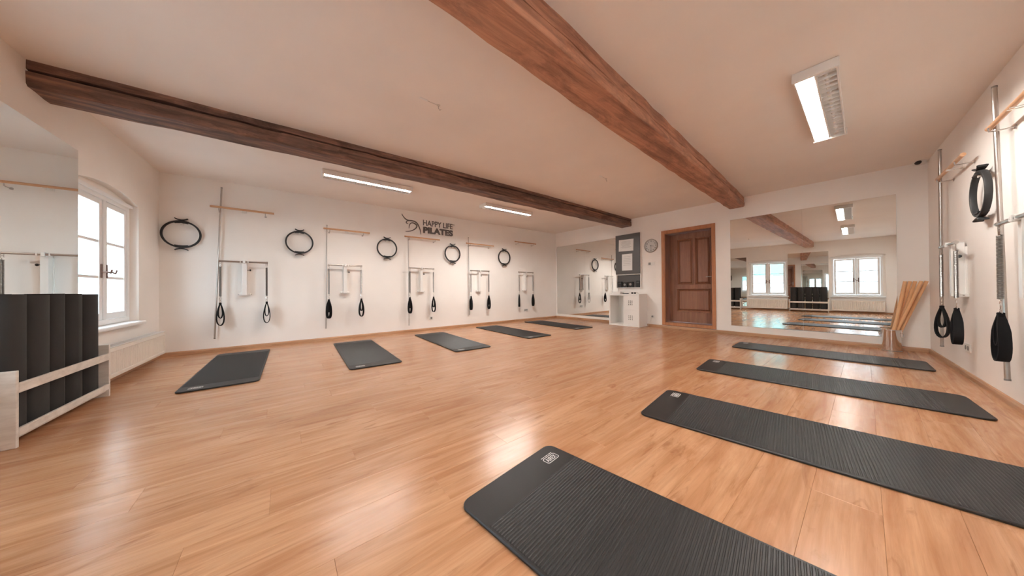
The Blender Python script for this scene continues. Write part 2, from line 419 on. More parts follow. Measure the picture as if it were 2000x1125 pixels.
MB().box(b-.045, b-.02, Y-.006, Y, 1.0, 1.2, .002).tube([(b-.033, Y, 1.13), (b-.033, Y-.045, 1.13), (b-.09, Y-.05, 1.13), (b-.15, Y-.045, 1.128)], .008, 8).build('handle', 'steel', leaf, True)

# ---------------------------------------------------------------- mirrors
def mirror(side, s0, s1, z0, z1, label, seams=()):
    sm = (s0+s1)/2; r = empty('wall_mirror', on(side, sm, z0), ANG[side]); tag(r, label, 'mirror', 'large frameless wall mirrors')
    flip = -1 if side == 'left' else 1
    xs = sorted(flip*(q-sm) for q in [s0, *seams, s1])
    for a, b in zip(xs, xs[1:]):
        p = MB().box(a+.0007, b-.0007, -.007, 0, 0, z1-z0).build('mirror_panel', 'mirroredge', r)
        p.data.materials.append(M['mirror'])
        for f in p.data.polygons:
            if f.normal.y < -.9: f.material_index = 1
mirror('right', .05, 2.13, .125, 2.216, 'large frameless mirror in the corner left of the wall cabinet', (1.09,))
mirror('right', 4.50, 6.41, .168, 2.20, 'large two-panel frameless mirror between the wooden door and the stick pot', (5.476,))
mirror('left', 1.852, 3.20, .12, 2.135, 'tall mirror behind the rack of rolled mats at the left picture edge')
mirror('left', 4.43, 5.46, .12, 2.16, 'tall mirror between the second and third window, seen in the far mirror')

# ---------------------------------------------------------------- ceiling beams
def beam(name, y0f, wf, prot, matn, crack, label, xa=-.06, xb=8.10):
    n = 90; mb = MB(); rings = []; rnd = random.Random(len(name)*3+int(prot*100)+int(crack[0]*50))
    jit = [[0.]*12 for _ in range(2)]
    js = [[rnd.uniform(-1, 1) for _ in range(40)] for _ in range(12)]
    def sm(k, t):
        a = t*38; i = int(a); f = a-i; f = f*f*(3-2*f); return js[k][i]*(1-f)+js[k][min(39, i+1)]*f
    x_mid = 4.0
    for i in range(n+1):
        t = i/n; x = xa+(xb-xa)*t; y0 = y0f(x); w = wf(x); zt = cz(x, y0); zb = zt-prot
        zc = zt-prot*(crack[0]+(crack[1]-crack[0])*t); cw = crack[2]+(crack[3]-crack[2])*t; cw *= (1+.35*sm(5, t)); cw = max(cw, .002)
        J = lambda k, a=.006: a*sm(k, t)
        pr = [(y0+J(0), zt+.003), (y0+J(0)-.002, zc+cw+J(6, .004)), (y0+.10, zc+J(6, .004)-.01), (y0+J(1)-.003, zc-cw*.6+J(6, .004)),
              (y0+J(2)-.002, zb+.018), (y0+.014+J(2), zb+J(3, .005)), (y0+w*.35, zb+J(7, .004)), (y0+w*.7, zb+J(8, .004)),
              (y0+w-.014+J(4), zb+J(9, .005)), (y0+w+J(4), zb+.016), (y0+w+J(10), zt+.003)]
        rings.append([mb.bm.verts.new((x-x_mid, p[0], p[1]-zt_ref)) for p in pr])
    for A, B in zip(rings, rings[1:]):
        for k in range(len(A)): mb.bm.faces.new((A[k], A[(k+1) % len(A)], B[(k+1) % len(A)], B[k]))
    mb.bm.faces.new(rings[0]); mb.bm.faces.new(rings[-1][::-1])
    o = mb.build(name, matn); o.location = (x_mid, 0, zt_ref); tag(o, label, 'beam', 'old timber ceiling beams'); return o
zt_ref = 2.5
b1 = beam('ceiling_beam', lambda x: -2.44-.008*x-.055*math.sin(PI*x/8), lambda x: .26, .185, 'beam_dark', (.40, .30, .014, .010),
     'dark split timber ceiling beam running from above the left mirror to above the wall cabinet')
b2 = beam('ceiling_beam', lambda x: -5.115+.049*x, lambda x: .235+.05*math.sin(PI*min(max(x, 0), 8)/8), .185, 'beam', (.60, .55, .007, .006),
     'thick reddish-brown timber ceiling beam crossing the top centre toward the door')
# ---------------------------------------------------------------- ceiling lamps
def lamp(x0, x1, yc, w, label, tube, flip=False, lit2=False):
    xm = (x0+x1)/2; l = x1-x0; z = cz(xm, yc)
    r = empty('ceiling_lamp', (xm, yc, z), PI if flip else 0); tag(r, label, 'lamp', 'twin fluorescent ceiling fixtures')
    r.rotation_euler.y = -math.atan(az)*(-1 if flip else 1)
    r.rotation_euler.x = math.atan(bz)*(-1 if flip else 1)
    h = .068; hw = w/2; hl = l/2
    MB().box(-hl+.01, hl-.01, -hw+.012, hw-.012, -.02, 0, .002).build('base_plate', 'white', r)
    MB().box(-hl+.01, hl-.01, -hw+.004, -hw+.012, -h, -.006, .001).build('side_rail', 'white', r)
    MB().box(-hl+.01, hl-.01, hw-.012, hw-.004, -h, -.006, .001).build('side_rail', 'white', r)
    for s in (-1, 1): MB().box(s*hl-.013, s*hl+.013, -hw-.006, hw+.006, -h-.006, -.002, .005).build('end_cap', 'white', r)
    # white trough reflector on the lit half (local +y), slanted
    q = MB(); pr = [(.014, -h+.004), (.028, -.03), (.058, -.03), (.072, -h+.004)] if flip else [(.006, -h+.004), (.03, -.026), (hw-.04, -.026), (hw-.014, -h+.004)]
    if flip: MB().box(-hl+.02, hl-.02, .072, hw-.012, -h+.003, -h+.006).box(-hl+.02, hl-.02, .004, .014, -h+.003, -h+.006).build('cover_strip', 'white', r)
    A = [q.bm.verts.new((-hl+.02, p[0], p[1])) for p in pr]; B = [q.bm.verts.new((hl-.02, p[0], p[1])) for p in pr]
    for k in range(3): q.bm.faces.new((A[k], A[k+1], B[k+1], B[k]))
    q.build('reflector', 'reflector', r)
    MB().box(-hl+.02, hl-.02, -.006, .004, -h, -.02, .001).build('divider', 'white', r)
    ty = .043 if flip else hw*.44; tr = .0105 if flip else .014
    MB().cyl((-hl+.03, ty, -.046), (hl-.03, ty, -.046), tr, 12).build('lit_tube', tube, r, True)
    MB().cyl((-hl+.03, -ty, -.038), (hl-.03, -ty, -.038), .013, 12).build('unlit_tube', 'tube' if lit2 else 'tubeoff', r, True)
    n = int(l/.075)
    for k in range(n):
        x = -hl+.05+(l-.1)*k/(n-1)
        me = louv if louv_w[0] == w else None
        if me is None:
            me = MB().box(-.0015, .0015, -hw+.012, -.006, -h+.002, -.024).mesh('louvre_blade', 'reflector')
            globals()['louv'] = me; louv_w[0] = w
        obj('louvre_blade', me, r, (x, 0, 0))
louv = None; louv_w = [0]
lamp(1.775, 2.99, -1.395, .22, 'white twin-tube ceiling lamp nearest the window, above first loop straps', 'tube_a', True)
lamp(4.42, 5.64, -1.415, .22, 'white twin-tube ceiling lamp above the wall sign, toward the cabinet', 'tube_b', True)
lamp(4.46, 5.95, -5.90, .235, 'white louvred ceiling lamp near the front wall, upper right of picture', 'tube_c')
lamp(1.75, 3.15, -5.93, .235, 'ceiling lamp over the nearest mat, visible only in the far mirror', 'tube_c')

# ceiling hooks with wire
def hookset(x, y, l, label):
    r = empty('ceiling_hook', (x, y, cz(x, y))); tag(r, label, 'hook', 'small metal hooks screwed to the ceiling')
    MB().lathe([(0, 0), (.016, 0), (.016, -.004), (.006, -.008), (0, -.008)], 12).build('mount', 'whitewood', r)
    MB().tube([(0, 0, -.006), (0, 0, -.03), (.012, 0, -.042), (.024, 0, -.03)], .003, 6).build('hook', 'steel', r)
    MB().box(-l, -l+.07, -.012, .012, -.006, 0, .002).build('bracket', 'white', r)
    MB().cyl((-l+.07, 0, -.004), (-.016, .0, -.004), .0018, 5).build('wire', 'steel', r)
hookset(2.44, -3.74, .17, 'small hook and bracket on the ceiling between the two beams, nearer one')
hookset(5.20, -3.66, .17, 'small hook and bracket on the ceiling between the two beams, farther one')

# ---------------------------------------------------------------- spring wall stations
def make_station():
    r = empty('spring_station'); tag(r, 'x', 'exercise station', 'wall-mounted spring stations')
    MB().box(-.036, .036, -.014, 0, .84, 1.33, .003).build('back_plate', 'white', r)
    ch = MB().prism([(-.027, -.088), (.027, -.088), (.027, -.014), (.023, -.014), (.023, -.084), (-.023, -.084), (-.023, -.014), (-.027, -.014)], [], .845, 1.375, 'z')
    ch.box(-.027, .027, -.088, -.014, 1.371, 1.378)
    ch.build('channel_board', 'white', r)
    cb = MB().cyl((-.272, -.10, 1.358), (.272, -.10, 1.358), .0135, 14)
    for s in (-1, 1): cb.cyl((s*.262, -.10, 1.358), (s*.278, -.10, 1.358), .0165, 14)
    cb.build('cross_bar', 'steel', r, True)
    MB().box(-.014, .014, -.118, -.086, 1.335, 1.382, .004).box(-.05, -.038, -.114, -.088, 1.342, 1.374, .003).box(.038, .05, -.114, -.088, 1.342, 1.374, .003).build('bar_clamp', 'white', r)
    br = MB().box(-.066, .066, -.05, 0, .835, .872, .004)
    br.build('foot_bracket', 'white', r)
    MB().cyl((-.08, -.03, .853), (.08, -.03, .853), .006, 8).build('bolt', 'steel', r, True)
    MB().cyl((.03, -.05, 1.235), (.055, -.05, 1.235), .005, 8).lathe([(0, 0), (.014, .002), (.016, .012), (.010, .02), (0, .02)], 12, mt=Matrix.Translation((.055, -.05, 1.235)) @ Matrix.Rotation(PI/2, 4, 'Y')).build('locking_knob', 'black', r, True)
    for s in (-1, 1):
        e = MB(); e.tube([(s*.262+.012*math.cos(a), -.10, 1.336+.012*math.sin(a)) for a in [2*PI*k/12 for k in range(12)]], .0028, 6, closed=True)
        e.build('eye_hook', 'steel', r, True)
    return r
def make_spring():
    r = empty('extension_spring'); tag(r, 'x', 'spring')
    turns, seg = 46, 9; pts = []
    for k in range(turns*seg+1):
        a = 2*PI*k/seg; pts.append((.0110*math.cos(a), .0110*math.sin(a), -.045-.45*k/(turns*seg)))
    MB().tube(pts, .0042, 5).build('coil', 'spring', r, True)
    MB().tube([(0, 0, -.05), (.003, 0, -.03), (.012, 0, -.02), (.010, 0, -.006), (0, 0, -.001), (-.010, 0, -.006), (-.012, 0, -.018)], .0025, 6).build('top_hook', 'steel', r, True)
    q = MB().tube([(0, 0, -.49), (0, 0, -.505), (.008, 0, -.512), (.012, 0, -.53), (.008, 0, -.555), (0, 0, -.562), (-.008, 0, -.555), (-.012, 0, -.53), (-.006, 0, -.512)], .0028, 6)
    q.tube([(.0+.011*math.cos(a), .0, -.572+.011*math.sin(a)) for a in [2*PI*k/10 for k in range(10)]], .0025, 6, closed=True)
    q.build('carabiner', 'chrome', r, True)
    return r
def band(mb, pts, wid, th):
    """flat strap swept along pts (in xz), width along y"""
    rings = []
    n = len(pts)
    for i, p in enumerate(pts):
        a = Vector(pts[max(i-1, 0)]); b = Vector(pts[min(i+1, n-1)]); d_ = (b-a).normalized(); nr = Vector((-d_.z, 0, d_.x))
        w = wid[i]/2; p = Vector(p)
        rings.append([mb.bm.verts.new(p+Vector((0, sy*w, 0))+nr*sn*th/2) for sy, sn in ((-1, -1), (1, -1), (1, 1), (-1, 1))])
    for A, B in zip(rings, rings[1:]):
        for k in range(4): mb.bm.faces.new((A[k], A[(k+1) % 4], B[(k+1) % 4], B[k]))
    mb.bm.faces.new(rings[0][::-1]); mb.bm.faces.new(rings[-1])
def tear(w, h, n=28):
    pts = []
    for k in range(n+1):
        t = k/n; a = PI*2*t
        # teardrop: narrow at top (z=0), round at bottom (z=-h)
        zz = -h*(1-math.cos(a))/2; xx = w/2*math.sin(a)*(.5-.5*math.cos(a))**.55
        pts.append((xx, 0, zz))
    return pts
def make_strap(h=.35):
    r = empty('loop_strap'); tag(r, 'x', 'strap')
    MB().tube([(-.012, 0, 0), (.012, 0, 0), (.014, 0, -.012), (-.014, 0, -.012)], .0022, 6, closed=True).build('ring', 'chrome', r, True)
    for w, hh, nm, wd_ in ((.105, h-.01, 'hand_loop', .052), (.060, (h-.01)*.68, 'foot_loop', .046)):
        p = tear(w, hh); p = [(a, b, c-.008) for a, b, c in p]; n = len(p)
        ws = [max(.022, wd_*min(1, .40+1.6*(-q[2]/hh))) for q in p]
        mb = MB(); band(mb, p, ws, .0095); mb.build(nm, 'webbing', r, True)
    MB().box(-.013, .013, -.014, .014, -.05, -.008, .004).build('stitched_top', 'webbing', r)
    return r
station = make_station(); spring = make_spring(); strap = make_strap()
first = {'st': True, 'sp': True, 'lp': True}
def inst(proto, key, loc, rz, label, group):
    if first[key]: o = proto; first[key] = False
    else: o = copy_tree(proto)
    o.location = loc; o.rotation_euler.z = rz; o['label'] = label; o['group'] = group
    return o
ORD = ['first', 'second', 'third', 'fourth', 'fifth']
def place_station(side, s, zoff, label_where, straps, grp, springs=(1, 1)):
    rz = ANG[side]; d_ = {'back': Vector((1, 0, 0)), 'front': DR}[side]
    inst(station, 'st', on(side, s, zoff), rz, 'white channel station with steel cross bar, '+label_where, 'wall-mounted spring stations')
    for k, sg in enumerate((-1, 1)):
        st = straps[k]
        nm = 'left' if sg < 0 else 'right'
        p = on(side, s, 0, .10)+d_*(sg*.262)
        inst(spring, 'sp', (p.x, p.y, 1.336+zoff-.010), rz, 'long steel spring on %s end of bar, %s' % (nm, label_where), 'springs hanging from the cross bars')
        inst(strap, 'lp', (p.x, p.y, 1.336+zoff-.592), rz+math.radians(st[0]), 'black loop strap %s, %s side, %s' % (st[1], nm, label_where), 'black loop straps below the springs')
O, E_ = 'hanging open', 'hanging edge-on'
BK = [(.870, 0, ((16, O), (-2, O))), (2.237, .012, ((38, O), (12, O))), (3.685, .015, ((25, O), (0, O))), (5.17, .01, ((85, E_), (97, E_))), (6.71, .02, ((52, O), (80, E_)))]
for i, (s, zo, stp) in enumerate(BK):
    place_station('back', s, zo, '%s back-wall station from window' % ORD[i], stp, 'b')
FR = [(6.574, -.05, ((62, O), (5, E_))), (5.04, -.03, ((8, E_), (0, E_)))]
place_station('front', fx(6.574), -.05, 'right-wall station near stick pot', FR[0][2], 'f')
place_station('front', fx(5.02), -.03, 'right-wall station at picture edge', FR[1][2], 'f')
place_station('front', fx(3.5), -.03, 'right-wall station outside the frame', ((20, O), (0, E_)), 'f')

# poles
def pole(side, s_top, z_top, s_bot, z_bot, label, r_=.009, off=.05, clip=None):
    a, b = on(side, s_bot, z_bot, off), on(side, s_top, z_top, off); e = empty('steel_pole', a); tag(e, label, 'pole', 'long thin poles hung upright on the walls')
    dlt = b-a
    MB().cyl((0, 0, 0), dlt, r_, 12).build('rod', 'steel', e, True)
    for t in (0, 1):
        u = dlt.normalized(); c_ = dlt*t
        MB().cyl(c_-u*.006, c_+u*.006, r_*1.12, 12).build('end_plug', 'greyplastic', e, True)
pole('back', .62, 2.47, .54, .205, 'long leaning steel pole beside the station nearest the window', .0105)
pole('back', 1.957, 2.085, 1.934, .23, 'thin upright pole beside the second station from the window', .008)
pole('back', 3.408, 2.03, 3.417, .157, 'thin upright pole beside the third station, under the wall sign', .008)
pole('back', 4.876, 2.18, 4.889, .294, 'thin upright pole beside the fourth station from the window', .008)
pole('front', fx(7.086), 2.418, fx(7.122), .219, 'upright steel pole on the right wall nearest the stick pot', .0125, .06)
pole('front', fx(5.524), 2.388, fx(5.376), .222, 'long steel pole on the right wall nearest the picture edge', .0125, .06)

# wooden roll bars on wall pegs
bar_proto = [None]
def rollbar(side, s0, s1, z, where):
    sm = (s0+s1)/2; l = s1-s0; rz = ANG[side]
    rk = empty('bar_rack', on(side, sm, z), rz); tag(rk, 'white centre clip and pegs holding the bar, '+where, 'rack', 'wall racks for the wooden bars')
    MB().box(-.03, .03, -.012, 0, -.035, .035, .003).prism([(-.022, -.012), (.022, -.012), (.022, -.098), (.017, -.098), (.017, -.016), (-.017, -.016), (-.017, -.098), (-.022, -.098)], [], -.022, -.0165, 'z').build('centre_clip', 'plastic', rk)
    for sx in (-.38, .36):
        MB().cyl((sx*l, 0, -.055), (sx*l, -.075, -.055), .005, 8).tube([(sx*l, -.075, -.055), (sx*l, -.102, -.05), (sx*l, -.106, -.022)], .005, 8).cyl((sx*l, -.002, -.055), (sx*l, -.006, -.055), .015, 12).build('peg', 'steel', rk, True)
    b = empty('wooden_bar', on(side, sm, z, .082), rz); tag(b, 'round wooden roll bar on the wall, '+where, 'bar', 'wooden roll bars high on the walls')
    MB().cyl((-l/2, 0, 0), (l/2, 0, 0), .0155, 14).build('dowel', 'dowel', b, True)
    for s in (-1, 1): MB().cyl((s*l/2-.004, 0, 0), (s*(l/2+.008), 0, 0), .017, 14).build('end_cap', 'dowel', b, True)
for (a, b, z), w in zip([(.51, 1.218, 2.168), (1.905, 2.645, 2.02), (3.335, 4.10, 2.035), (4.80, 5.60, 2.03), (6.33, 7.11, 2.222)], ORD):
    rollbar('back', a, b, z, 'above the %s back-wall station from the window' % w)
rollbar('front', fx(7.04), fx(6.16), 2.085, 'on the right wall nearest the camera dome')
rollbar('front', fx(5.53), fx(4.70), 2.085, 'on the right wall at the picture edge')
rollbar('front', fx(3.95), fx(3.1), 2.085, 'on the right wall outside the frame')

# rings
def make_ring():
    r = empty('exercise_ring'); tag(r, 'x', 'ring', 'black exercise rings hung on the walls')
    R = .185
    t = MB(); n = 48; rings = []
    for k in range(n):
        a = 2*PI*k/n; u = Vector((math.sin(a), 0, math.cos(a)))
        rings.append([t.bm.verts.new(u*(R+dr)+Vector((0, dy, 0))) for dr, dy in ((-.008, -.018), (.008, -.018), (.011, -.012), (.011, .012), (.008, .018), (-.008, .018), (-.011, .012), (-.011, -.012))])
    for k in range(n):
        A, B = rings[k], rings[(k+1) % n]
        for q in range(8): t.bm.faces.new((A[q], A[(q+1) % 8], B[(q+1) % 8], B[q]))
    t.build('hoop', 'black', r, True)
    for s in (1, -1):
        for pos, nm in ((R+.018, 'outer_grip'), (R-.020, 'inner_grip')):
            g = MB(); n = 12; rg = []
            for k in range(n+1):
                x = -.062+.124*k/n; u = abs(x)/.062
                zc = pos+(.020*u*u if nm == 'outer_grip' else -.006*u*u); hy = .021+.006*u*u; hz = .007
                rg.append([g.bm.verts.new((x, y_, s*(zc+z_))) for y_, z_ in ((-hy, -hz*.6), (-hy*.7, -hz), (hy*.7, -hz), (hy, -hz*.6), (hy, hz*.6), (hy*.7, hz), (-hy*.7, hz), (-hy, hz*.6))])
            for A, B in zip(rg, rg[1:]):
                for q in range(8): g.bm.faces.new((A[q], A[(q+1) % 8], B[(q+1) % 8], B[q]))
            g.bm.faces.new(rg[0]); g.bm.faces.new(rg[-1][::-1])
            g.build(nm, 'black', r, True)
    return r
ring = make_ring(); fr_ = [True]
def place_ring(side, s, z, label, sc_=1.):
    global ring
    o = ring if fr_[0] else copy_tree(ring); fr_[0] = False
    o.location = on(side, s, z, .045); o.rotation_euler.z = ANG[side]; o['label'] = label; o.scale = (sc_, 1, sc_)
    h = empty('ring_peg', on(side, s, z+.150*sc_), ANG[side]); tag(h, 'white peg inside the top of the ring, '+label.split(', ')[-1], 'peg', 'white wall pegs holding the rings')
    MB().cyl((0, 0, 0), (0, -.05, 0), .008, 10).cyl((0, -.05, 0), (0, -.056, 0), .013, 12).build('peg', 'plastic', h, True)
    MB().box(-.018, .018, -.006, 0, -.018, .018, .003).build('plate', 'plastic', h)
place_ring('back', .215, 1.722, 'black padded exercise ring, left of the first station by the window')
place_ring('back', 1.56, 1.738, 'black padded exercise ring, between the first and second stations')
place_ring('back', 2.985, 1.757, 'black padded exercise ring, between second station and wall sign')
place_ring('back', 4.45, 1.752, 'black padded exercise ring, below the right end of the wall sign', 1.03)
place_ring('back', 5.98, 1.762, 'black padded exercise ring, between the fourth and fifth stations', 1.03)
place_ring('front', fx(5.93), 1.67, 'black padded exercise ring, on the right wall between two poles')
place_ring('front', fx(4.3), 1.67, 'black padded exercise ring, third on the right wall from the pot')
place_ring('front', fx(2.8), 1.67, 'black padded exercise ring, fourth from the stick pot')

# ---------------------------------------------------------------- wall sign
sg = empty('wall_sign', on('back', 3.89, 2.28)); tag(sg, 'dark grey lettering and swooping dancer emblem high on the back wall', 'sign')
R90 = Matrix.Rotation(PI/2, 4, 'X')
def signtext(txt, x, z, w, h, bold, nm):
    me = text_mesh(txt, .1, .004, bold)
    xs = [v.co.x for v in me.vertices]; ys = [v.co.y for v in me.vertices]
    sx = w/(max(xs)-min(xs)); sy = h/(max(ys)-min(ys))
    mb = MB(); add_mesh(mb, me, Matrix.Translation((x, -.006, z)) @ R90 @ Matrix.Diagonal((sx, sy, 1, 1)) @ Matrix.Translation((-min(xs), -min(ys), 0)))
    mb.build(nm, 'logo', sg)
signtext('HAPPY LIFE', -.135, .055, .715, .125, .0015, 'letters')
signtext('PILATES', -.135, -.115, .725, .145, .0055, 'letters')
signtext('TM', .585, .155, .045, .018, 0, 'letters')
def stroke(pts, w, nm='emblem_stroke'):
    # smooth curve through pts in (x,z), with tapering width
    P = [Vector((p[0], 0, p[1])) for p in pts]; out = []
    for i in range(len(P)-1):
        p0 = P[max(i-1, 0)]; p1 = P[i]; p2 = P[i+1]; p3 = P[min(i+2, len(P)-1)]
        for k in range(6):
            t = k/6; out.append(.5*((2*p1)+(-p0+p2)*t+(2*p0-5*p1+4*p2-p3)*t*t+(-p0+3*p1-3*p2+p3)*t**3))
    out.append(P[-1]); n = len(out); mb = MB(); rg = []
    for i, p in enumerate(out):
        d_ = (out[min(i+1, n-1)]-out[max(i-1, 0)]).normalized(); nr = Vector((-d_.z, 0, d_.x)); ww = w*(.35+.65*math.sin(PI*i/(n-1)))
        rg.append([mb.bm.verts.new(p+nr*s*ww/2+Vector((0, y_, 0))) for s, y_ in ((-1, -.010), (1, -.010), (1, -.001), (-1, -.001))])
    for A, B in zip(rg, rg[1:]):
        for k in range(4): mb.bm.faces.new((A[k], A[(k+1) % 4], B[(k+1) % 4], B[k]))
    mb.bm.faces.new(rg[0]); mb.bm.faces.new(rg[-1][::-1]); mb.build(nm, 'logo', sg)
def EZ(px, py):   # emblem outline coordinates measured on the sign's own grid
    return (-.60+(px-220)/(830-220)*.42, .235-(py-130)/(780-130)*.385)
stroke([EZ(*p) for p in [(225, 125), (270, 210), (330, 280), (410, 325), (520, 322), (620, 335), (700, 390), (760, 500), (800, 630), (822, 785)]], .026)
stroke([EZ(*p) for p in [(445, 615), (455, 520), (490, 430), (560, 395), (640, 420), (690, 470), (680, 540), (620, 620), (520, 690), (430, 725), (340, 740)]], .026)
stroke([EZ(*p) for p in [(440, 345), (390, 355), (362, 400), (380, 440), (420, 450)]], .020)

# ---------------------------------------------------------------- exercise mats
def make_mat(cx, cy_, a, w, l, label, logo):
    r = MB(); out = rrect(w, l, .05, 6)
    levels = [(.006, 0), (0, .004), (0, .010), (.004, .0138)]
    rings = []
    for ins, z in levels:
        o_ = rrect(w-2*ins, l-2*ins, .05-ins, 6); rings.append([r.bm.verts.new((p[0], p[1], z)) for p in o_])
    n = len(out)
    for A, B in zip(rings, rings[1:]):
        for k in range(n): r.bm.faces.new((A[k], A[(k+1) % n], B[(k+1) % n], B[k]))
    r.bm.faces.new(rings[0][::-1]); r.bm.faces.new(rings[-1])
    o = r.build('exercise_mat', 'mat'); o.location = (cx, cy_, 0.0005); o.rotation_euler.z = a
    tag(o, label, 'mat', 'charcoal exercise mats on the floor')
    q = MB(); pitch = .0128; y0, y1 = -l/2+.17, l/2-.17; nr = int((y1-y0)/pitch); X = w/2-.014; pr = []
    for k in range(nr):
        yy = y0+k*pitch; pr += [(yy, .0139), (yy+pitch*.2, .0156), (yy+pitch*.6, .0156), (yy+pitch*.8, .0139)]
    A = [q.bm.verts.new((-X, p[0], p[1])) for p in pr]; B = [q.bm.verts.new((X, p[0], p[1])) for p in pr]
    for k in range(len(pr)-1): q.bm.faces.new((A[k], B[k], B[k+1], A[k+1]))
    q.build('ribbed_surface', 'mat', o)
    # printed brand mark
    g = MB(); W_, H_ = .095, .046
    g.prism(rrect(W_, H_, .012, 4), [rrect(W_-.007, H_-.007, .009, 4)], .0139, .0144, 'z')
    add_mesh(g, logo_txt, Matrix.Translation((-.037, -.014, .0142)))
    g.box(-.044, -.020, .029, .0325, .0139, .0143).box(-.016, .012, .029, .0325, .0139, .0143).box(.016, .044, .029, .0325, .0139, .0143)
    lg = g.build('printed_mark', 'print', o); lg.location = (logo[0], logo[1], 0)
    return o
me = text_mesh('AIREX', .1, .0, .002)
xs = [v.co.x for v in me.vertices]; ys = [v.co.y for v in me.vertices]
for v in me.vertices: v.co = Vector(((v.co.x-min(xs))*.074/(max(xs)-min(xs)) if False else v.co.x, v.co.y, v.co.z))
mxs, mns, mxy, mny = max(xs), min(xs), max(ys), min(ys)
for v in me.vertices: v.co = Vector(((v.co.x-mns)/(mxs-mns)*.074, (v.co.y-mny)/(mxy-mny)*.028, 0))
logo_txt = me
MATS = [(.887, -1.353, -.011, .565, 1.95, 'dark mat on the floor nearest the window and radiator', 0), (2.248, -1.502, -.035, .58, 2.0, 'dark mat in the back row, second from the window', 0),
        (3.617, -1.488, -.045, .605, 1.937, 'dark mat in the back row, middle of the five below the sign', 0), (5.121, -1.347, -.044, .597, 1.962, 'dark mat in the back row, fourth from the window', 0),
        (6.687, -1.237, -.052, .589, 1.867, 'dark mat in the back row nearest the corner mirror', 0),
        (6.892, -5.712, .033, .583, 1.725, 'dark mat in the front row closest to the large mirror', 1), (5.238, -5.785, .081, .626, 1.72, 'dark mat in the front row, second from the large mirror', 1),
        (3.745, -5.965, .115, .66, 1.80, 'charcoal ribbed mat, second nearest to the viewer, cut by right frame edge', 1), (2.345, -5.925, .132, .62, 1.83, 'charcoal ribbed mat nearest the viewer with white printed mark', 1)]
for cx, cy_, a, w, l, lb, k in MATS:
    make_mat(cx, cy_, a, w, l, lb, (w/2-.105, l/2-.095) if k else (-w/2+.12, -l/2+.075))

# ---------------------------------------------------------------- racks with rolled mats
def roll_mesh(ax, ay, h, turns, seed):
    th = .0125; mb = MB(); n = 22*turns; rnd = random.Random(seed); rg = []
    for i in range(n+1):
        t = i/n; a = 2*PI*turns*t+seed; s_ = .22+.78*t
        c, s = math.cos(a), math.sin(a); e = .8
        x = ax*s_*(abs(c)**e)*(1 if c > 0 else -1); y_ = ay*s_*(abs(s)**e)*(1 if s > 0 else -1)
        rg.append((x, y_))
    R = []
    for i, (x, y_) in enumerate(rg):
        a = rg[max(i-1, 0)]; b = rg[min(i+1, n)]; d_ = Vector((b[0]-a[0], b[1]-a[1], 0)).normalized(); nr = Vector((d_.y, -d_.x, 0))
        p = Vector((x, y_, 0)); q = p-nr*th
        R.append([mb.bm.verts.new(v_) for v_ in (p, p+Vector((0, 0, h)), q+Vector((0, 0, h)), q)])
    for A, B in zip(R, R[1:]):
        for k in range(4): mb.bm.faces.new((A[k], A[(k+1) % 4], B[(k+1) % 4], B[k]))
    mb.bm.faces.new(R[0]); mb.bm.faces.new(R[-1][::-1])
    return mb.mesh('rolled_mat', 'matroll', True)
RM = [roll_mesh(.091, .079, .83, 5, 1.2), roll_mesh(.093, .080, .825, 5, 2.9), roll_mesh(.089, .077, .832, 5, 4.6)]
def rack(s0, s1, where, n, pos, grp):
    sm = (s0+s1)/2; r = empty('mat_rack', on('left', sm), ANG['left']); tag(r, 'low white wooden rack holding upright rolled mats, '+where, 'rack', 'white mat racks along the window wall')
    X0, X1 = -(s1-sm), (s1-sm)
    D0, D1 = -.012, -.215
    for x in (X0, X1-.022):
        MB().box(x, x+.022, D1, D0, 0, .448, .003).build('side_panel', 'whitewood', r)
        MB().lathe([(0, 0), (.006, 0), (.006, .0012), (0, .0012)], 10, mt=Matrix.Translation((x-.0002 if x < 0 else x+.0222, -.115, .10)) @ Matrix.Rotation(-PI/2 if x < 0 else PI/2, 4, 'Y')).build('screw', 'bronze', r)
    for z0, z1 in ((.315, .372), (.062, .108)):
        MB().box(X0+.022, X1-.022, D1-.001, D1+.016, z0, z1, .003).build('front_rail', 'whitewood', r)
    MB().box(X0+.022, X1-.022, D1+.016, D0-.02, .045, .062, .002).build('bottom_shelf', 'whitewood', r)
    MB().box(X0+.022, X1-.022, D0-.018, D0, .315, .372, .003).build('rear_rail', 'whitewood', r)
    for k, s in enumerate(pos):
        o = obj('rolled_mat', RM[k % 3], None, on('left', s, .063, .113), ANG['left']+(k % 2)*PI)
        o['label'] = 'dark grey rolled mat, %s from the left, in the %s' % ((ORD[::-1] if grp == 2 else ORD)[k], 'rack at the left picture edge' if grp == 1 else 'rack seen only in the mirror'); o['category'] = 'mat'; o['group'] = 'rolled mats in the racks'
rack(2.0-.02, 3.03, 'at the left picture edge', 5, [2.912, 2.718, 2.52, 2.318, 2.105], 1)
rack(4.47, 5.46, 'between the far windows, seen in the mirror', 5, [4.588, 4.775, 4.965, 5.153, 5.34], 2)

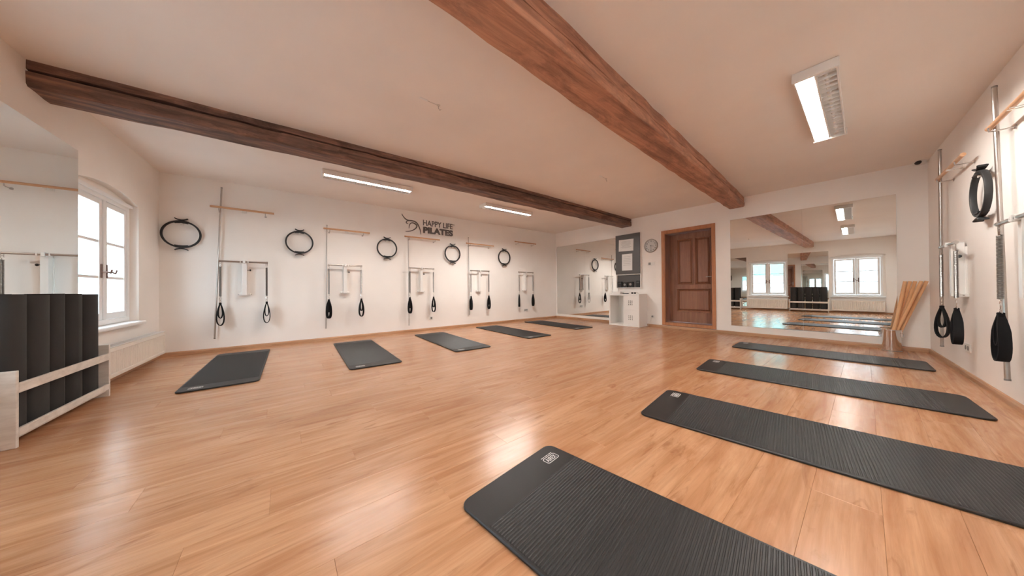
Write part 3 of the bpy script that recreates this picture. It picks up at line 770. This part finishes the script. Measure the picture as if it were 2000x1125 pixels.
# ---------------------------------------------------------------- cube shelf with boxes
cb = empty('cube_shelf', on('right', 2.50), ANG['right']); tag(cb, 'white low cube shelf standing under the dark wall cabinet', 'shelf')
W2, D_, H_ = .384, .39, .765
for x in (-W2, W2-.038): MB().box(x, x+.038, -D_-.018, -.018, 0, H_, .002).build('side_panel', 'white', cb)
MB().box(-W2+.038, W2-.038, -D_-.018, -.018, H_-.038, H_, .002).build('top_panel', 'white', cb); MB().box(-W2+.038, W2-.038, -D_-.018, -.018, 0, .038, .002).build('bottom_panel', 'white', cb)
MB().box(-.008, .008, -D_-.016, -.018, .038, H_-.038, .001).build('divider', 'white', cb); MB().box(.008, W2-.038, -D_-.016, -.018, .3745, .3905, .001).build('shelf_board', 'white', cb)
MB().box(-W2+.038, -.008, -.026, -.018, .038, H_-.038).build('back_panel', 'white', cb)
for z0, lb in ((.392, 'white storage insert with nine round holes in the upper cube'), (.040, 'white storage insert with nine round holes in the lower cube')):
    x0, x1, z1 = .010, W2-.040, z0+.333
    bx = empty('storage_box', on('right', 2.50), ANG['right']); tag(bx, lb, 'box', 'perforated boxes in the cube shelf')
    holes = []
    for i in range(3):
        for k in range(3):
            cx, cc = (x0+x1)/2-.005+(i-1)*.042, (z0+z1)/2+(k-1)*.042
            holes.append([(cx+.0115*math.cos(a), cc+.0115*math.sin(a)) for a in [2*PI*q/10 for q in range(10)]])
    MB().prism([(x0, z0), (x1, z0), (x1, z1), (x0, z1)], holes, -D_-.012, -D_, 'y').build('front_panel', 'white', bx)
    MB().box(x0+.005, x1-.005, -D_, -D_+.004, z0+.005, z1-.005).build('hole_shade_sheet', 'dark', bx)  # black sheet behind the holes, painted-in shade of the hollow box
    MB().box(x0, x1, -D_+.004, -.03, z0, z1, .002).build('body', 'white', bx)
# things on the shelf
t = empty('storage_tray', on('right', 2.24, H_, .20), ANG['right']); tag(t, 'white shallow tray on the left of the cube shelf top', 'tray')
MB().prism([(-.115, -.09), (.115, -.09), (.115, .09), (-.115, .09)], [[(-.11, -.085), (.11, -.085), (.11, .085), (-.11, .085)]], .003, .055, 'z').build('rim', 'white', t)
MB().box(-.115, .115, -.09, .09, 0, .004).build('base', 'white', t)
t = MB().box(-.07, .07, -.03, .03, 0, .014, .005).build('remote_control', 'dark'); t.location = on('right', 2.47, H_, .24); t.rotation_euler.z = ANG['right']+.2; tag(t, 'flat black device lying on the cube shelf top', 'remote')
g = empty('sunglasses', on('right', 2.67, H_, .24), ANG['right']); tag(g, 'dark pair of glasses lying on the right of the cube shelf', 'glasses')
for s in (-1, 1):
    MB().prism(rrect(.052, .040, .018, 4, s*.034, .022), [], -.003, .003, 'y').build('lens', 'dark', g)
    MB().tube([(s*.058, 0, .034), (s*.060, .06, .028), (s*.055, .12, .008)], .003, 6).build('arm', 'dark', g)
MB().tube([(-.012, 0, .03), (0, 0, .034), (.012, 0, .03)], .003, 6).build('bridge', 'dark', g)

# wall cabinet
wc = empty('wall_cabinet', on('right', 2.44), ANG['right']); tag(wc, 'white wall cabinet with dark grey front above the cube shelf', 'cabinet')
x0, x1 = -.325, .315; zt, zm, zb = 2.245, 1.255, .905; dp = -.055
cm = MB().box(x0, x0+.016, dp, 0, zb, zt, .002).box(x1-.016, x1, dp, 0, zb, zt, .002).box(x0+.016, x1-.016, dp, 0, zt-.016, zt, .002).box(x0+.016, x1-.016, dp, 0, zb, zb+.016, .002).box(x0+.016, x1-.016, dp, 0, zm-.02, zm, .002)
cm.build('carcass', 'white', wc)
MB().box(x0+.016, x1-.016, -.006, 0, zb+.016, zm-.02).build('back_panel', 'board', wc)
MB().box(x0+.002, x1-.004, dp-.02, dp-.001, zm, zt+.002, .002).build('door', 'board', wc)
for k, (cx, w, h) in enumerate([(-.235, .11, .15), (-.10, .13, .13), (.05, .12, .14), (.24, .09, .165)]):
    s_ = empty('speaker_box', on('right', 2.44+cx, zb+.016, .008), ANG['right']); tag(s_, 'small black device in the cabinet niche, %s from left' % ORD[k], 'speaker', 'black devices in the cabinet niche')
    MB().box(-w/2, w/2, -.042, 0, 0, h, .005).build('body', 'dark', s_)
    if k in (1, 2): MB().lathe([(0, 0), (.028, 0), (.03, .003), (.022, .004), (.01, .001), (0, .001)], 18, mt=Matrix.Translation((0, -.042, h*.55)) @ Matrix.Rotation(PI/2, 4, 'X')).build('speaker_cone', 'greyplastic', s_, True)
    else: MB().box(-w*.35, w*.35, -.044, -.042, h*.65, h*.8).build('display', 'board', s_)
def notice(s, z0, z1, w, rot, label, nl, seed):
    e = empty('notice', on('right', s, (z0+z1)/2, .0765), ANG['right']); e.rotation_euler.y = rot; tag(e, label, 'notice', 'sheets on the dark cabinet door')
    h = z1-z0; MB().box(-w/2, w/2, -.0012, 0, -h/2, h/2).build('sheet', 'paper', e)
    ln = MB(); rnd = random.Random(seed)
    for k in range(nl):
        z = h/2-h*.16-k*h*.62/nl; ww = w*rnd.uniform(.25, .38); ln.box(-ww, ww, -.0016, -.0012, z-.003, z+.002)
    ln.build('printed_lines', 'ink', e)
notice(2.40, 1.83, 2.12, .385, .03, 'wide framed notice sheet on the upper dark cabinet door', 9, 3)
notice(2.425, 1.345, 1.755, .27, .01, 'tall plain notice sheet below the framed one on the dark door', 6, 5)
# clock
ck = empty('wall_clock', on('right', 2.985, 1.895), ANG['right']); tag(ck, 'round wall clock with silver rim beside the dark cabinet', 'clock')
RX90 = Matrix.Rotation(PI/2, 4, 'X')
MB().lathe([(.140, 0), (.158, .004), (.160, .022), (.152, .034), (.140, .030), (.138, .012), (.138, 0)], 40, mt=RX90).build('rim', 'steel', ck, True)
MB().lathe([(0, 0), (.14, 0), (.14, .012), (0, .012)], 40, mt=RX90).build('dial', 'dial', ck)
nm = MB()
for h in range(1, 13):
    a = math.radians(30*h); tm = text_mesh(str(h), .042, .0, .001, align='CENTER')
    add_mesh(nm, tm, Matrix.Translation((.108*math.sin(a), -.0128, .108*math.cos(a)-.014)) @ R90)
nm.build('numerals', 'dark', ck)
for a, l, w, nme in ((105, .07, .010, 'hour_hand'), (177, .105, .007, 'minute_hand')):
    a = math.radians(a); u = Vector((math.sin(a), 0, math.cos(a))); v_ = Vector((math.cos(a), 0, -math.sin(a)))
    b_ = MB(); A = [b_.bm.verts.new(u*p+v_*q+Vector((0, -.016, 0))) for p, q in ((-.02, -w/2), (l, -w/4), (l, w/4), (-.02, w/2))]; B = [b_.bm.verts.new(v__.co+Vector((0, -.0015, 0))) for v__ in A]
    b_.bm.faces.new(A); b_.bm.faces.new(B[::-1])
    for k in range(4): b_.bm.faces.new((A[k], A[(k+1) % 4], B[(k+1) % 4], B[k]))
    b_.build(nme, 'dark', ck)
# switch, sockets
def plate(side, s, z, name, label, n, cat):
    e = empty(name, on(side, s, z), ANG[side]); tag(e, label, cat)
    MB().box(-.04*n, .04*n, -.010, 0, -.04, .04, .004).build('cover_plate', 'plastic', e)
    for k in range(n):
        x = (k-(n-1)/2)*.072
        if name == 'light_switch': MB().box(x-.026, x+.026, -.016, -.009, -.028, .028, .003).build('rocker', 'greyplastic' if k == 0 else 'plastic', e)
        else:
            MB().lathe([(.020, .012), (.020, .004), (0, .004), (0, .003), (.022, .003), (.022, .012)], 20, mt=Matrix.Translation((x, 0, 0)) @ RX90).build('socket_ring', 'greyplastic', e, True)
            MB().lathe([(0, 0.0102), (.0195, 0.0102), (.0195, .0108), (0, .0108)], 20, mt=Matrix.Translation((x, 0, 0)) @ RX90).build('socket_face', 'plastic', e)
    return e
plate('right', 2.985, 1.475, 'light_switch', 'double light switch below the wall clock', 2, 'switch')
plate('right', 3.0, .235, 'wall_socket', 'wall socket with cable between cube shelf and door', 1, 'socket')
plate('back', 3.93, .27, 'wall_socket', 'wall socket low on the back wall under the third station', 1, 'socket')
plate('back', 6.775, .305, 'wall_socket', 'double wall socket low on the back wall under the fifth station', 2, 'socket')
plate('front', fx(6.55), .29, 'wall_socket', 'double wall socket low on the right wall behind the straps', 2, 'socket')
c_ = MB().tube([on('right', 3.0, .22, .02), on('right', 2.985, .17, .03), on('right', 2.955, .11, .02), on('right', 2.93, .06, .03), on('right', 2.91, .008, .04), on('right', 2.80, .006, .03)], .0035, 6).build('cable', 'plastic', None, True)
tag(c_, 'thin white cable running from the socket to behind the cube shelf', 'cable')

# ---------------------------------------------------------------- pot with sticks
pc = Vector((7.945, -6.350, 0))
pt = empty('steel_pot', pc, -.2); tag(pt, 'tall shiny steel pot on the floor in the corner, holding wooden sticks', 'pot')
MB().lathe([(0, .004), (.084, .004), (.085, .012), (.086, .285), (.089, .292), (.092, .290), (.092, .297), (.0855, .297), (.083, .285), (.081, .012), (0, .012)], 40).build('body', 'chrome', pt, True)
MB().lathe([(.080, 0), (.090, 0), (.090, .010), (.085, .014)], 36).build('base_rim', 'steel', pt, True)
for s in (-1, 1):
    MB().tube([(-.02, s*.078, .255), (-.02, s*.10, .252), (-.02, s*.103, .225), (-.02, s*.10, .20), (-.02, s*.079, .197)], .0045, 8).build('handle', 'chrome', pt, True)
for k in range(5):
    bx_ = pc.x-.046+.0285*((k*2) % 5)*.85
    a = Vector((bx_, -6.318-.004*k+.014*(1 if k % 2 else -1), .018)); b = Vector((bx_+.03, -6.466-.043*k, .962))
    e = empty('wooden_stick', a); tag(e, 'round wooden stick leaning in the steel pot, %s from the left' % ORD[k], 'stick', 'wooden sticks leaning in the pot')
    u = b-a; rq = Vector((0, 0, 1)).rotation_difference(u.normalized()); e.rotation_mode = 'QUATERNION'; e.rotation_quaternion = rq
    MB().lathe([(0, 0), (.015, 0), (.0175, .003), (.0175, u.length-.003), (.015, u.length), (0, u.length)], 16).build('shaft', 'stick', e, True)

# ---------------------------------------------------------------- camera dome
px, py = 8.045, -6.60; e = empty('dome_camera', (px, py, cz(px, py))); tag(e, 'small white dome camera on the ceiling in the right corner', 'security camera')
MB().lathe([(0, 0), (.055, 0), (.058, -.008), (.056, -.035), (.045, -.042), (0, -.042)], 28).build('housing', 'plastic', e, True)
MB().lathe([(0, -.040), (.036, -.040), (.034, -.052), (.024, -.066), (.010, -.072), (0, -.073)], 24, mt=Matrix.Translation((-.035, .026, .006)) @ Matrix.Rotation(-.35, 4, 'X') @ Matrix.Rotation(.5, 4, 'Y') @ Matrix.Scale(.85, 4)).build('lens_dome', 'dark', e, True)

# ---------------------------------------------------------------- outside
st = MB().box(-30, -.8, -35, 45, -4.2, -4.0).build('street', 'street'); tag(st, kind='structure')
def house(x, y0, y1, z1, mt, label, tealtop, rows, cols):
    e = empty('house', (x, (y0+y1)/2, -4)); tag(e, label, 'house', 'houses across the street')
    w = y1-y0; MB().box(-6, 0, -w/2, w/2, 0, z1+4, .02).build('walls', mt, e)
    for r_ in range(rows):
        for c__ in range(cols):
            yy = -w/2+w*(c__+.5)/cols; zz = 1.6+r_*3.0
            f = MB().prism([(yy-.65, zz), (yy+.65, zz), (yy+.65, zz+1.6), (yy-.65, zz+1.6)], [[(yy-.55, zz+.1), (yy-.04, zz+.1), (yy-.04, zz+1.5), (yy-.55, zz+1.5)], [(yy+.04, zz+.1), (yy+.55, zz+.1), (yy+.55, zz+1.5), (yy+.04, zz+1.5)]], 0, .06)
            for v in f.bm.verts: v.co = Vector((v.co.y, v.co.x, v.co.z))
            f = f.build('window', 'frame', e); MB().box(.0, .02, yy-.56, yy+.56, zz+.09, zz+1.51).build('pane', 'facpane', f)
    if tealtop: MB().box(0, .12, -w/2, w/2, 5.7, 7.4, .02).build('coloured_band', 'teal', e)
house(-11, -16, -4.5, 5.2, 'facade', 'pale house across the street seen through the third window', False, 3, 4)
house(-11.3, -4.4, 9, 6.0, 'facade', 'pale house across the street with turquoise upper band', True, 3, 5)
house(-10.8, 9.1, 34, 5.5, 'facade', 'long pale house across the street with turquoise band, beyond the first window', True, 3, 9)
